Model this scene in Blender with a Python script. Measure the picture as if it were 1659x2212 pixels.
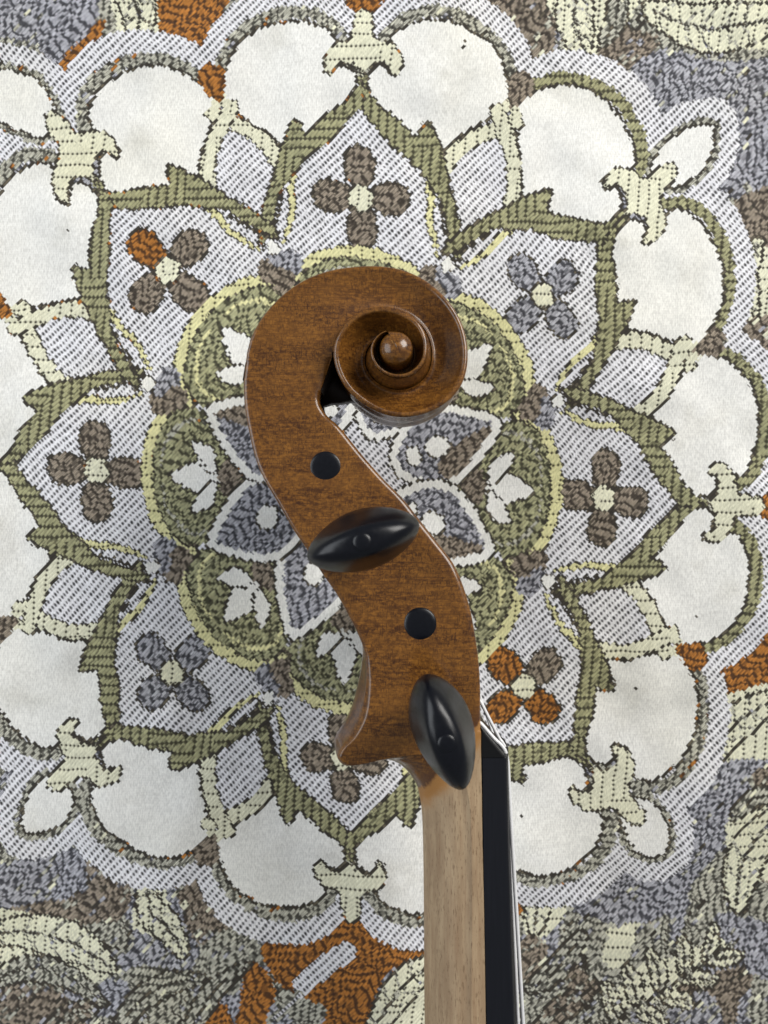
import bpy, math
import numpy as np

# ------------------------------------------------------------------ scene, camera, light
for o in list(bpy.data.objects):
    bpy.data.objects.remove(o)
scn = bpy.context.scene
COL = scn.collection
F_PX, CX, CY = 1790.0, 829.5, 1106.0      # focal length and centre in units of a 1659 x 2212 picture
H = 238.0                                  # camera height above the cloth, mm
MM = 0.001

cam = bpy.data.cameras.new('camera')
cam.sensor_fit = 'VERTICAL'; cam.sensor_height = 24.0; cam.sensor_width = 18.0
cam.lens = F_PX / 2212.0 * 24.0
cam.clip_start = 0.01; cam.clip_end = 20.0
cam.dof.use_dof = True; cam.dof.focus_distance = 0.212; cam.dof.aperture_fstop = 18.0
camo = bpy.data.objects.new('camera', cam); COL.objects.link(camo)
camo.location = (0, 0, H * MM)
scn.camera = camo

world = bpy.data.worlds.new('World'); scn.world = world; world.use_nodes = True
bg = world.node_tree.nodes['Background']
bg.inputs['Color'].default_value = (0.90, 0.95, 1.0, 1); bg.inputs['Strength'].default_value = 0.205

def area(name, loc, target, sx, sy, power, color):
    l = bpy.data.lights.new(name, 'AREA'); l.shape = 'RECTANGLE'; l.size = sx; l.size_y = sy
    l.energy = power; l.color = color
    o = bpy.data.objects.new(name, l); COL.objects.link(o); o.location = loc
    d = np.array(target, float) - np.array(loc, float)
    from mathutils import Vector
    o.rotation_euler = Vector(d).to_track_quat('-Z', 'Y').to_euler()
    return o
area('window_light', (-0.78, 0.10, 0.54), (0, 0.02, 0.02), 0.8, 0.7, 6.2, (0.91, 0.955, 1.0))
area('room_light', (0.70, 0.56, 0.62), (0, 0.03, 0.02), 0.6, 0.6, 13.2, (1.0, 0.975, 0.93))

scn.view_settings.view_transform = 'Standard'; scn.view_settings.look = 'None'
scn.view_settings.exposure = 0.0; scn.view_settings.gamma = 1.0; scn.view_settings.use_curve_mapping = False
scn.render.engine = 'CYCLES'
scn.render.resolution_x = 768; scn.render.resolution_y = 1024

# ------------------------------------------------------------------ helpers
def W(px, py, z):
    """picture point + height (mm above the cloth) -> world mm"""
    s = (H - z) / F_PX
    return np.array([(px - CX) * s, (CY - py) * s, z])

def lin(r, g, b):
    c = np.array([r, g, b], float) / 255.0
    return np.where(c <= 0.04045, c / 12.92, ((c + 0.055) / 1.055) ** 2.4)

def make_mesh(name, verts, faces, mat, parent=None, smooth=True):
    me = bpy.data.meshes.new(name)
    me.from_pydata([tuple(float(c) * MM for c in v) for v in verts], [], [tuple(int(i) for i in f) for f in faces])
    me.update()
    if smooth:
        me.polygons.foreach_set('use_smooth', np.ones(len(me.polygons), bool))
    me.materials.append(mat)
    o = bpy.data.objects.new(name, me); COL.objects.link(o)
    if parent is not None: o.parent = parent
    return o

def catmull(P, n, closed=False):
    P = np.asarray(P, float); m = len(P); out = []
    rng = range(m if closed else m - 1)
    for i in rng:
        if closed:
            p0, p1, p2, p3 = P[(i-1) % m], P[i], P[(i+1) % m], P[(i+2) % m]
        else:
            p0, p1, p2, p3 = P[max(i-1, 0)], P[i], P[i+1], P[min(i+2, m-1)]
        for k in range(n):
            t = k / n
            out.append(0.5*((2*p1) + (-p0+p2)*t + (2*p0-5*p1+4*p2-p3)*t*t + (-p0+3*p1-3*p2+p3)*t**3))
    if not closed: out.append(P[-1])
    return np.array(out)

class NT:
    def __init__(s, name):
        s.m = bpy.data.materials.new(name); s.m.use_nodes = True
        s.t = s.m.node_tree; s.n = s.t.nodes; s.b = s.n['Principled BSDF']
    def new(s, typ, **kw):
        nd = s.n.new(typ)
        for k, v in kw.items(): setattr(nd, k, v)
        return nd
    def link(s, a, b): s.t.links.new(a, b)
    def math(s, op, a, b=None, c=None, clamp=False):
        nd = s.new('ShaderNodeMath', operation=op, use_clamp=clamp)
        for i, v in enumerate((a, b, c)):
            if v is None: continue
            if hasattr(v, 'links'): s.link(v, nd.inputs[i])
            else: nd.inputs[i].default_value = v
        return nd.outputs[0]
    def mix(s, fac, a, b, mode='MIX'):
        nd = s.new('ShaderNodeMix', data_type='RGBA', blend_type=mode)
        for i, v in ((0, fac), (6, a), (7, b)):
            if hasattr(v, 'links'): s.link(v, nd.inputs[i])
            elif i == 0: nd.inputs[0].default_value = v
            else: nd.inputs[i].default_value = (*v, 1)
        return nd.outputs[2]
    def noise(s, vec, scale, detail=3.0, rough=0.55, dist=0.0):
        nd = s.new('ShaderNodeTexNoise'); s.link(vec, nd.inputs['Vector'])
        nd.inputs['Scale'].default_value = scale; nd.inputs['Detail'].default_value = detail
        nd.inputs['Roughness'].default_value = rough; nd.inputs['Distortion'].default_value = dist
        return nd.outputs['Fac']
    def mapping(s, vec, scale, rot=(0, 0, 0)):
        nd = s.new('ShaderNodeMapping'); s.link(vec, nd.inputs['Vector'])
        nd.inputs['Scale'].default_value = scale; nd.inputs['Rotation'].default_value = rot
        return nd.outputs[0]
    def ramp(s, fac, lo, hi):
        nd = s.new('ShaderNodeMapRange', interpolation_type='SMOOTHSTEP'); s.link(fac, nd.inputs[0])
        nd.inputs[1].default_value = lo; nd.inputs[2].default_value = hi
        return nd.outputs[0]
    def bump(s, h, strength, dist):
        nd = s.new('ShaderNodeBump'); s.link(h, nd.inputs['Height'])
        nd.inputs['Strength'].default_value = strength; nd.inputs['Distance'].default_value = dist
        s.link(nd.outputs[0], s.b.inputs['Normal'])

# ------------------------------------------------------------------ the cloth: woven pattern
WHITE, DOT, OLIVE, CREAM, BROWN, LAV, ORANGE, DARK, PALE, YELLOW, GREEN = range(11)
OX, OY = 520, 520                      # raster margin in picture units
RW, RH = 1659 + 2*OX, 2212 + 2*OY
REG = np.full((RH, RW), PALE, np.uint8)
rs = np.random.RandomState(7)

def vnoise(x, y, scale, seed):
    r = np.random.RandomState(seed).rand(256, 256)
    X = x / scale; Y = y / scale
    xi = np.floor(X).astype(int); yi = np.floor(Y).astype(int)
    fx = X - xi; fy = Y - yi
    fx = fx*fx*(3-2*fx); fy = fy*fy*(3-2*fy)
    a = r[yi % 256, xi % 256]; b = r[yi % 256, (xi+1) % 256]
    c = r[(yi+1) % 256, xi % 256]; d = r[(yi+1) % 256, (xi+1) % 256]
    return (a*(1-fx)+b*fx)*(1-fy) + (c*(1-fx)+d*fx)*fy

def poly(P, rid):
    P = np.asarray(P, float) + (OX, OY)
    x0, y0 = np.floor(P.min(0)).astype(int); x1, y1 = np.ceil(P.max(0)).astype(int) + 1
    x0 = max(x0, 0); y0 = max(y0, 0); x1 = min(x1, RW); y1 = min(y1, RH)
    if x1 <= x0 or y1 <= y0: return
    xs = np.arange(x0, x1) + 0.5; ys = np.arange(y0, y1) + 0.5
    ins = np.zeros((len(ys), len(xs)), bool)
    n = len(P)
    for i in range(n):
        ax, ay = P[i]; bx, by = P[(i+1) % n]
        if ay == by: continue
        rows = (ys >= min(ay, by)) & (ys < max(ay, by))
        if not rows.any(): continue
        xc = ax + (ys[rows]-ay)/(by-ay)*(bx-ax)
        ins[rows] ^= xs[None, :] < xc[:, None]
    REG[y0:y1, x0:x1][ins] = rid

def spoly(P, rid, n=5): poly(catmull(P, n, True), rid)

def stroke(P, w, rid, n=5, closed=False):
    """band along a curve; w = width (number or list per point)"""
    P = np.asarray(P, float)
    ww = np.broadcast_to(np.asarray(w, float), (len(P),))
    Q = catmull(np.c_[P, ww], n, closed)
    if closed: Q = np.r_[Q, Q[:1]]
    for a, b in zip(Q[:-1], Q[1:]):
        r = max(a[2], b[2]) / 2
        x0 = int(max(min(a[0], b[0]) + OX - r - 1, 0)); x1 = int(min(max(a[0], b[0]) + OX + r + 2, RW))
        y0 = int(max(min(a[1], b[1]) + OY - r - 1, 0)); y1 = int(min(max(a[1], b[1]) + OY + r + 2, RH))
        if x1 <= x0 or y1 <= y0: continue
        X, Y = np.meshgrid(np.arange(x0, x1) + 0.5 - OX, np.arange(y0, y1) + 0.5 - OY)
        d = b[:2] - a[:2]; L2 = max(d @ d, 1e-9)
        t = np.clip(((X-a[0])*d[0] + (Y-a[1])*d[1]) / L2, 0, 1)
        dist = np.hypot(X - a[0] - t*d[0], Y - a[1] - t*d[1])
        REG[y0:y1, x0:x1][dist < (a[2] + t*(b[2]-a[2]))/2] = rid

# --- the medallion: eightfold drawing bent to the positions measured in the cloth
PH0 = 2.6
def cano(k, u, v):
    a = math.radians(k*45 + PH0); s, c = math.sin(a), math.cos(a)
    return np.array([v*s + u*c, -v*c + u*s])
FL = [(780,430),(1171,641),(1304,1077),(1131,1483),(737,1640),(375,1453),(210,1017),(364,585)]
TI = [(775,239),(1287,530),(1459,1090),(1236,1599),(758,1792),(263,1563),(37,1006),(245,457)]
TO = [(783,197),(1319,494),(1501,1085),(1249,1626),(755,1832),(237,1586),(2,1006),(227,427)]
BO = [(783,117),(1389,427),(1566,1090),(1319,1702),(758,1905),(176,1640),(-75,1003),(167,333)]
NO = [(1112,212),(1519,750),(1476,1406),None,(457,1822),(15,1349),(7,670),(467,198)]
NI = [(966,578),(1201,868),(1181,1254),None,(583,1502),(334,1224),(325,830),(593,541)]
src, dst = [np.zeros(2)], [np.array([756., 1040.])]
for k in range(8):
    for r, tab in ((578, FL), (747, TI), (784, TO), (866, BO)):
        src.append(cano(k, 0, r)); dst.append(np.array(tab[k], float))
    for r, tab in ((841, NO), (488, NI)):
        if tab[k] is not None:
            src.append(cano(k+0.5, 0, r)); dst.append(np.array(tab[k], float))
src = np.array(src)/500.0; dst = np.array(dst)
def tpsU(d2): return np.where(d2 > 0, d2*np.log(np.maximum(d2, 1e-12)), 0)
n_ = len(src)
K = tpsU(((src[:, None]-src[None])**2).sum(2)) + np.eye(n_)*0.004
A_ = np.zeros((n_+3, n_+3)); A_[:n_, :n_] = K; A_[:n_, n_] = 1; A_[:n_, n_+1:] = src
A_[n_, :n_] = 1; A_[n_+1:, :n_] = src.T
SOL = np.linalg.solve(A_, np.r_[dst, np.zeros((3, 2))])
def warp(Q):
    Q = np.asarray(Q, float)/500.0
    U = tpsU(((Q[:, None]-src[None])**2).sum(2))
    return U @ SOL[:n_] + SOL[n_] + Q @ SOL[n_+1:]
def sec(k, UV, mirror=1):
    return warp([cano(k, u*mirror, v) for u, v in UV])
def tz(P):
    """points traced on the enlarged upper petal -> sector coordinates"""
    out = []
    for zx, zy in P:
        x = 552.8 + .3336*zx; y = .3336*zy
        out.append((x - (756 + (1040-y)*0.031), (1040-y)/1.067))
    return out

# 1. the field outside the medallion
yy, xx = np.mgrid[0:RH, 0:RW]
fx = xx - OX; fy = yy - OY
nz = vnoise(xx.astype(float), yy.astype(float), 95.0, 11)*0.65 + vnoise(xx.astype(float), yy.astype(float), 38.0, 12)*0.35
REG[nz < 0.44] = LAV
REG[(nz > .50) & (nz < .515)] = DARK
nb = vnoise(xx.astype(float), yy.astype(float), 80.0, 21)
REG[(nb > 0.78)] = BROWN
del yy, xx, fx, fy, nz, nb
for rid, P in [
    (LAV, [(-90,-90),(230,-90),(225,10),(200,70),(130,145),(60,90),(-90,70)]),
    (PALE, [(228,-60),(270,-60),(262,60),(240,90),(215,60)]),
    (CREAM, [(240,-60),(360,-60),(352,60),(312,82),(262,78)]),
    (ORANGE, [(356,-60),(500,-60),(488,20),(452,70),(448,130),(478,196),(446,200),(432,140),(400,90),(352,95)]),
    (ORANGE, [(226,48),(222,80),(160,160),(150,215),(110,180),(120,150),(170,100)]),
    (ORANGE, [(742,-60),(842,-60),(826,16),(805,48),(766,44),(752,16)]),
    (BROWN, [(1030,-60),(1190,-60),(1195,110),(1140,165),(1105,100),(1060,30)]),
    (CREAM, [(1185,-60),(1385,-60),(1350,60),(1300,112),(1240,130),(1200,60)]),
    (BROWN, [(1330,60),(1430,86),(1402,130),(1350,176),(1312,155),(1290,112)]),
    (CREAM, [(1388,-60),(1760,-60),(1760,112),(1560,104),(1480,92),(1426,66)]),
    (PALE, [(1426,70),(1480,94),(1560,106),(1760,118),(1760,140),(1560,130),(1440,108)]),
    (LAV, [(1420,108),(1510,124),(1600,134),(1760,150),(1760,440),(1600,430),(1520,400),(1400,250),(1350,176)]),
    (BROWN, [(1560,456),(1660,400),(1760,420),(1760,540),(1600,548),(1570,520)]),
    (CREAM, [(1596,556),(1660,530),(1760,540),(1760,680),(1624,706),(1588,620)]),
    (BROWN, [(1585,706),(1660,682),(1760,690),(1760,810),(1590,800),(1560,750)]),
    (LAV, [(1600,810),(1760,800),(1760,1010),(1640,1030)]),
    (ORANGE, [(1612,1085),(1650,1020),(1760,1000),(1760,1200),(1650,1215),(1624,1160)]),
    (ORANGE, [(1480,1425),(1500,1400),(1570,1395),(1610,1345),(1760,1320),(1760,1470),(1580,1512),(1530,1508),(1520,1450)]),
    (CREAM, [(1530,1520),(1600,1490),(1760,1470),(1760,1640),(1600,1650),(1540,1630)]),
    (LAV, [(1500,1655),(1660,1640),(1600,1690),(1560,1820),(1500,1900),(1450,1965),(1330,1995),(1245,1950),(1262,1895),(1350,1880),(1420,1760)]),
    (CREAM, [(1575,1745),(1660,1700),(1760,1690),(1760,1860),(1610,1900),(1570,1840)]),
    (CREAM, [(1318,2010),(1370,1990),(1356,2060),(1320,2090),(1300,2060)]),
    (CREAM, [(1330,2140),(1380,2080),(1470,2060),(1540,2020),(1560,2050),(1480,2110),(1420,2150),(1350,2170)]),
    (LAV, [(1540,1975),(1660,1990),(1760,2000),(1760,2110),(1620,2100)]),
    (LAV, [(1420,2212),(1460,2150),(1530,2140),(1560,2240),(1430,2280)]),
    (LAV, [(-60,1880),(60,1850),(200,1830),(230,1880),(170,1930),(60,1950),(-60,1960)]),
    (BROWN, [(190,1840),(250,1850),(290,1930),(240,1990),(200,1940)]),
    (CREAM, [(-60,1965),(60,1965),(180,1990),(240,2060),(230,2110),(130,2120),(-60,2110)]),
    (BROWN, [(-60,2120),(90,2130),(170,2180),(200,2300),(-60,2300)]),
    (CREAM, [(310,1920),(355,1915),(375,1970),(400,2060),(350,2030),(290,1990)]),
    (BROWN, [(380,1890),(440,1880),(480,1960),(510,2010),(460,2050),(410,2010)]),
    (PALE, [(470,2010),(540,2010),(580,2080),(540,2090),(500,2150),(420,2120),(430,2060)]),
    (CREAM, [(790,2200),(850,2100),(915,2070),(960,2120),(915,2240),(800,2260)]),
    (ORANGE, [(565,2040),(610,2015),(700,2000),(770,1972),(860,2010),(960,1990),(960,2040),(900,2075),(840,2095),(805,2160),(775,2260),(690,2260),(705,2180),(650,2150),(600,2125),(572,2080)]),
    (ORANGE, [(532,2082),(560,2084),(596,2140),(575,2200),(590,2260),(505,2260),(520,2160)]),
    (ORANGE, [(440,2190),(480,2165),(505,2210),(495,2270),(430,2270)]),
    (ORANGE, [(1108,1905),(1135,1890),(1150,1920),(1125,1975),(1108,1960)]),
    (CREAM, [(1140,1920),(1200,1895),(1230,1940),(1190,2010),(1130,2010)]),
    (BROWN, [(1120,2020),(1180,2030),(1170,2080),(1120,2110)]),
]:
    spoly(P, rid)
# leaves and sprigs in the field: body, midrib, side veins
def leaf(P, w, body=CREAM, veins=5):
    Q = catmull(np.asarray(P, float), 6); n = len(Q)
    t = np.linspace(0, 1, n); ww = w*np.sin(np.pi*np.clip(t*.94 + .05, 0, 1))**.8 + 2
    stroke(Q, ww + 12, DARK, 1); stroke(Q, ww, body, 1)
    d = np.gradient(Q, axis=0); d /= np.linalg.norm(d, axis=1)[:, None]; nr = np.c_[-d[:, 1], d[:, 0]]
    for k in range(1, veins + 1):
        i = int(n*k/(veins + 1.4))
        for sg in (1, -1):
            stroke([Q[i], Q[i] + sg*nr[i]*ww[i]*.28 + d[i]*ww[i]*.10, Q[i] + sg*nr[i]*ww[i]*.50 + d[i]*ww[i]*.34], 5, PALE, 3)
    stroke(Q[1:-1], 8, PALE, 1); stroke(Q[1:-1], 4, DARK, 1)
leaf([(-40,2020),(80,2010),(180,2040),(250,2090)], 78)
leaf([(-40,2130),(60,2090),(150,2110),(230,2170)], 52, PALE)
leaf([(320,1905),(330,1960),(370,2010),(400,2065)], 58)
leaf([(250,2230),(300,2160),(370,2120),(440,2110)], 46, PALE)
leaf([(90,2240),(150,2190),(210,2180)], 40, BROWN)
leaf([(400,2240),(430,2190),(470,2130),(540,2080)], 40, PALE, 3)
leaf([(800,2230),(850,2150),(900,2100),(960,2070)], 62)
leaf([(1130,1900),(1160,1950),(1150,2010)], 50, CREAM, 3)
for a, b, w in (((1330,2200),(1300,2120),30), ((1370,2165),(1350,2080),32), ((1420,2135),(1400,2050),30), ((1470,2100),(1470,2020),28),
                ((1370,2170),(1430,2200),28), ((1420,2140),(1490,2160),30), ((1470,2105),(1545,2110),28), ((1520,2070),(1600,2060),28), ((1520,2065),(1540,1995),24)):
    leaf([a, ((a[0]+b[0])/2 + 6, (a[1]+b[1])/2), b], w, CREAM, 3)
stroke([(1300,2215),(1370,2168),(1470,2105),(1590,2030)], 9, PALE); stroke([(1300,2215),(1370,2168),(1470,2105),(1590,2030)], 4, DARK)
leaf([(1590,1960),(1600,1880),(1640,1800),(1720,1740)], 74)
leaf([(1580,1760),(1630,1720),(1720,1700)], 34, PALE, 3)
leaf([(1540,1640),(1570,1580),(1630,1530),(1720,1490)], 66)
leaf([(1140,2130),(1200,2090),(1260,2010)], 46, PALE, 3)
leaf([(1160,2220),(1220,2170),(1290,2120)], 44, BROWN, 3)
leaf([(1400,20),(1500,60),(1600,60),(1720,30)], 92, CREAM, 6)
leaf([(1250,-30),(1240,40),(1260,120)], 76, CREAM, 4)
leaf([(1640,520),(1610,590),(1630,680)], 46, CREAM, 3)
leaf([(1330,-20),(1330,40),(1300,100)], 40, PALE, 3)
leaf([(270,-30),(300,20),(300,80)], 70, CREAM, 3)
stroke([(655,2125),(700,2085),(748,2052)], 44, DOT)
stroke([(588,2200),(630,2170),(650,2150)], 22, PALE)
stroke([(592,2194),(632,2164),(652,2148)], 8, DOT)

REG0 = REG.copy()
# 2. outer dotted border that follows the lobes
ARCH = tz([(830,265),(895,185),(985,128),(1100,103),(1230,112),(1350,155),(1450,222),(1540,312),(1605,430),(1632,560),(1640,690)])
ARCHO = [(u*1.02, v + 22) for u, v in ARCH]
for k in range(8):
    for m in (1, -1):
        stroke(sec(k, ARCHO, m), 80, DOT, 3)
OVALS = [[(1536,270),(1499,274),(1466,290),(1432,320),(1409,360),(1426,384),(1452,404),(1482,394),(1516,364),(1536,327),(1538,294)],
         [(-30,155),(50,163),(93,190),(117,233),(127,267),(97,297),(67,293),(30,277),(-30,240)],
         [(100,1678),(140,1688),(160,1718),(153,1752),(127,1782),(93,1795),(60,1798),(50,1768),(63,1725),(80,1695)],
         [(1339,1745),(1366,1722),(1406,1735),(1432,1768),(1439,1802),(1432,1835),(1406,1845),(1372,1832),(1352,1802)]]
for P in OVALS:
    stroke(P, 112, DOT, 3, True); spoly(P, DOT)
# a few thin crossings of the ground colour through the dotted border
stroke([(232,150),(290,135),(370,140)], 6, DARK)

# 3. medallion interior is dotted ground
RIM = []
for k in range(8):
    for u, v in ((-150, 800), (0, 800), (150, 800)):
        RIM.append(cano(k, u, v))
poly(warp(RIM), DOT)

# 4. white lobes, their arches and the bows
LOBE = tz([(732,545),(760,490),(800,462),(850,468),(880,525),(938,505),(952,420),(915,345),(880,295),(905,245),(960,205),
           (1050,178),(1150,168),(1250,182),(1350,217),(1430,267),(1500,332),(1560,430),(1592,540),(1598,640),(1605,700),
           (1500,750),(1400,810),(1300,870),(1215,945),(1190,962),(1165,905),(1120,800),(1060,850),(1040,890),
           (960,805),(880,745),(800,690),(745,625)])
BOW = tz([(690,100),(752,108),(766,270),(840,308),(905,345),(938,410),(925,480),(892,515),(872,452),(830,425),(760,432),(705,480),(690,490)])
CHEV = tz([(1660,785),(1500,838),(1380,895),(1270,985),(1222,1060)])
OLB = tz([(690,580),(740,640),(800,700),(880,750),(960,820),(1035,895),(1060,850),(1115,785),(1165,900),(1190,975),
          (1230,1130),(1260,1250),(1290,1400),(1312,1560),(1290,1640),(1250,1560),(1225,1430),(1195,1270),(1130,1185),(1070,1100),
          (1035,1050),(960,985),(880,920),(815,850),(755,780),(700,722),(665,715)])
CRES = tz([(1092,1165),(1118,1250),(1108,1380),(1125,1500),(1155,1620)])
for P in OVALS:
    stroke(P, 34, PALE, 3, True); stroke(P, 12, DARK, 3, True); spoly(P, WHITE)
for k in range(8):
    for m in (1, -1):
        stroke(sec(k, ARCH, m), 27, PALE if k in (0, 3, 4, 5, 7) else OLIVE, 4)
for k in range(8):
    for m in (1, -1):
        L = sec(k, LOBE, m)
        stroke(L, 14, DARK, 2, True)
    for m in (1, -1):
        spoly(sec(k, LOBE, m), WHITE, 3)
for k in range(8):
    for m in (1, -1):
        c = sec(k, CHEV, m)
        stroke(c, 36, DARK); stroke(c, 29, CREAM)
        stroke(sec(k, tz([(1640,640),(1650,745),(1640,790)]), m), 20, CREAM)
for k in range(8):
    for m in (1, -1):
        ob = sec(k, OLB, m)
        stroke(ob, 10, DARK, 2, True); poly(ob, OLIVE)
        cr = sec(k, CRES, m)
        stroke(cr, [8, 19, 17, 15, 8], DARK); stroke(cr, [4, 13, 11, 9, 4], YELLOW)
        # stitched vein between leaf and crescent
        stroke(sec(k, tz([(1175,1290),(1195,1420),(1225,1560)]), m), 6, DARK)
for k in range(8):
    stroke(sec(k, tz([(690,440),(690,520),(690,620)])), 15, OLIVE)
    stroke(sec(k, tz([(690,490),(690,600)])), 5, DARK)
    for m in (1, -1):
        b = sec(k, BOW, m)
        stroke(b, 9, DARK, 2, True)
    for m in (1, -1):
        spoly(sec(k, BOW, m), CREAM, 3)
for k in range(8):                                 # node between two lobes
    c = ORANGE if k in (2, 6, 7) else BROWN
    spoly(warp([cano(k+.5, u, v) for u, v in ((0, 815), (20, 842), (30, 872), (0, 895), (-30, 872), (-20, 842))]), c)

# 5. four-petalled flowers
fcol = {0: [BROWN]*4, 1: [LAV]*4, 2: [BROWN]*4, 3: [ORANGE, ORANGE, ORANGE, BROWN], 4: [BROWN]*4, 5: [LAV]*4,
        6: [BROWN]*4, 7: [ORANGE, BROWN, BROWN, BROWN]}
for k in range(8):
    for q, (du, dv) in enumerate(((0, 1), (1, 0), (0, -1), (-1, 0))):
        P = []
        for t in np.linspace(0, 2*math.pi, 14, endpoint=False):
            a = 60 + 42*math.cos(t); b = 31*math.copysign(abs(math.sin(t))**.8, math.sin(t))*(1 + .12*math.cos(t))
            P.append((a*du + b*dv, 578 + a*dv - b*du))
        pp = sec(k, P)
        stroke(pp, 9, DARK, 2, True); poly(pp, fcol[k][q])
    c = sec(k, [(26*math.cos(t), 578 + 25*math.sin(t)) for t in np.linspace(0, 2*math.pi, 14, endpoint=False)])
    stroke(c, 9, DARK, 2, True); poly(c, CREAM)

# 6. inner ring: olive discs with lilies, rosette of outlined petals, small node flowers
for k in range(8):
    lobe = [(-150, 372), (-138, 408), (-100, 442), (-50, 461), (0, 467), (50, 461), (100, 442), (138, 408), (150, 372),
            (125, 320), (85, 240), (40, 150), (-40, 150), (-85, 240), (-125, 320)]
    poly(catmull(sec(k, lobe), 4, True), GREEN)
for k in range(8):
    arc = sec(k, [(-152, 362), (-140, 408), (-100, 442), (-50, 461), (0, 467), (50, 461), (100, 442), (140, 408), (152, 362)])
    stroke(arc, 27, DARK); stroke(arc, [12, 19, 21, 22, 22, 22, 21, 19, 12], YELLOW)
    for P in ([(0, 296), (-28, 330), (-27, 362), (0, 414), (27, 362), (28, 330)],
              [(8, 312), (40, 310), (62, 325), (70, 362), (45, 352), (22, 335)],
              [(-8, 312), (-40, 310), (-62, 325), (-70, 362), (-45, 352), (-22, 335)]):
        p = sec(k, P); stroke(p, 9, DARK, 3, True); spoly(p, WHITE)
    spoly(sec(k, [(-30, 262), (0, 250), (30, 262), (34, 290), (0, 304), (-34, 290)]), BROWN)
    for m in (1, -1):                                   # curling leaves inside the disc
        stroke(sec(k, [(14, 432), (60, 424), (98, 396), (116, 358), (104, 322), (82, 300)], m), [3, 9, 12, 11, 8, 3], OLIVE)
        stroke(sec(k, [(14, 432), (60, 424), (98, 396), (116, 358), (104, 322), (82, 300)], m), [2, 6, 9, 8, 6, 2], YELLOW if k % 2 else PALE)
        stroke(sec(k, [(46, 402), (72, 390), (90, 362), (84, 336)], m), [3, 6, 6, 3], OLIVE)
for k in range(8):
    kk = k + .5
    pet = [(0, 345), (40, 300), (72, 245), (80, 205), (66, 160), (30, 118), (0, 105), (-30, 118), (-66, 160), (-80, 205), (-72, 245), (-40, 300)]
    p = warp([cano(kk, u, v) for u, v in pet])
    stroke(p, 27, DARK, 3, True); spoly(p, LAV)
    spoly(warp([cano(kk, u, v) for u, v in ((0, 335), (38, 290), (66, 240), (72, 205), (40, 190), (10, 240))]), BROWN if k not in (4, 5) else LAV)
    stroke(p, 17, WHITE, 3, True)
    d = warp([cano(kk, 22*math.cos(t), 205 + 26*math.sin(t)) for t in np.linspace(0, 2*math.pi, 12, endpoint=False)])
    stroke(d, 8, DARK, 2, True); poly(d, WHITE)
    d = warp([cano(kk, 20*math.cos(t), 150 + 14*math.sin(t)) for t in np.linspace(0, 2*math.pi, 12, endpoint=False)])
    stroke(d, 8, DARK, 2, True); poly(d, WHITE)
    for u, v, r, c in ((-24, 452, 27, BROWN), (24, 452, 27, LAV), (-4, 425, 26, BROWN), (0, 470, 20, LAV)):
        poly(warp([cano(kk, u + r*math.cos(t), v + r*math.sin(t)) for t in np.linspace(0, 2*math.pi, 12, endpoint=False)]), c)
    d = warp([cano(kk, 13*math.cos(t), 492 + 15*math.sin(t)) for t in np.linspace(0, 2*math.pi, 12, endpoint=False)])
    stroke(d, 5, DARK, 2, True); poly(d, WHITE)

# specks and a hair caught in the white
for x, y, r in ((151, 505, 5), (1373, 1484, 5), (1127, 1758, 5), (75, 730, 4), (1500, 1330, 4), (1075, 1940, 4)):
    stroke([(x, y), (x+2, y+2)], r, DARK)
stroke([(1004, 88), (1003, 102), (998, 116)], 4, DARK)
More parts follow.
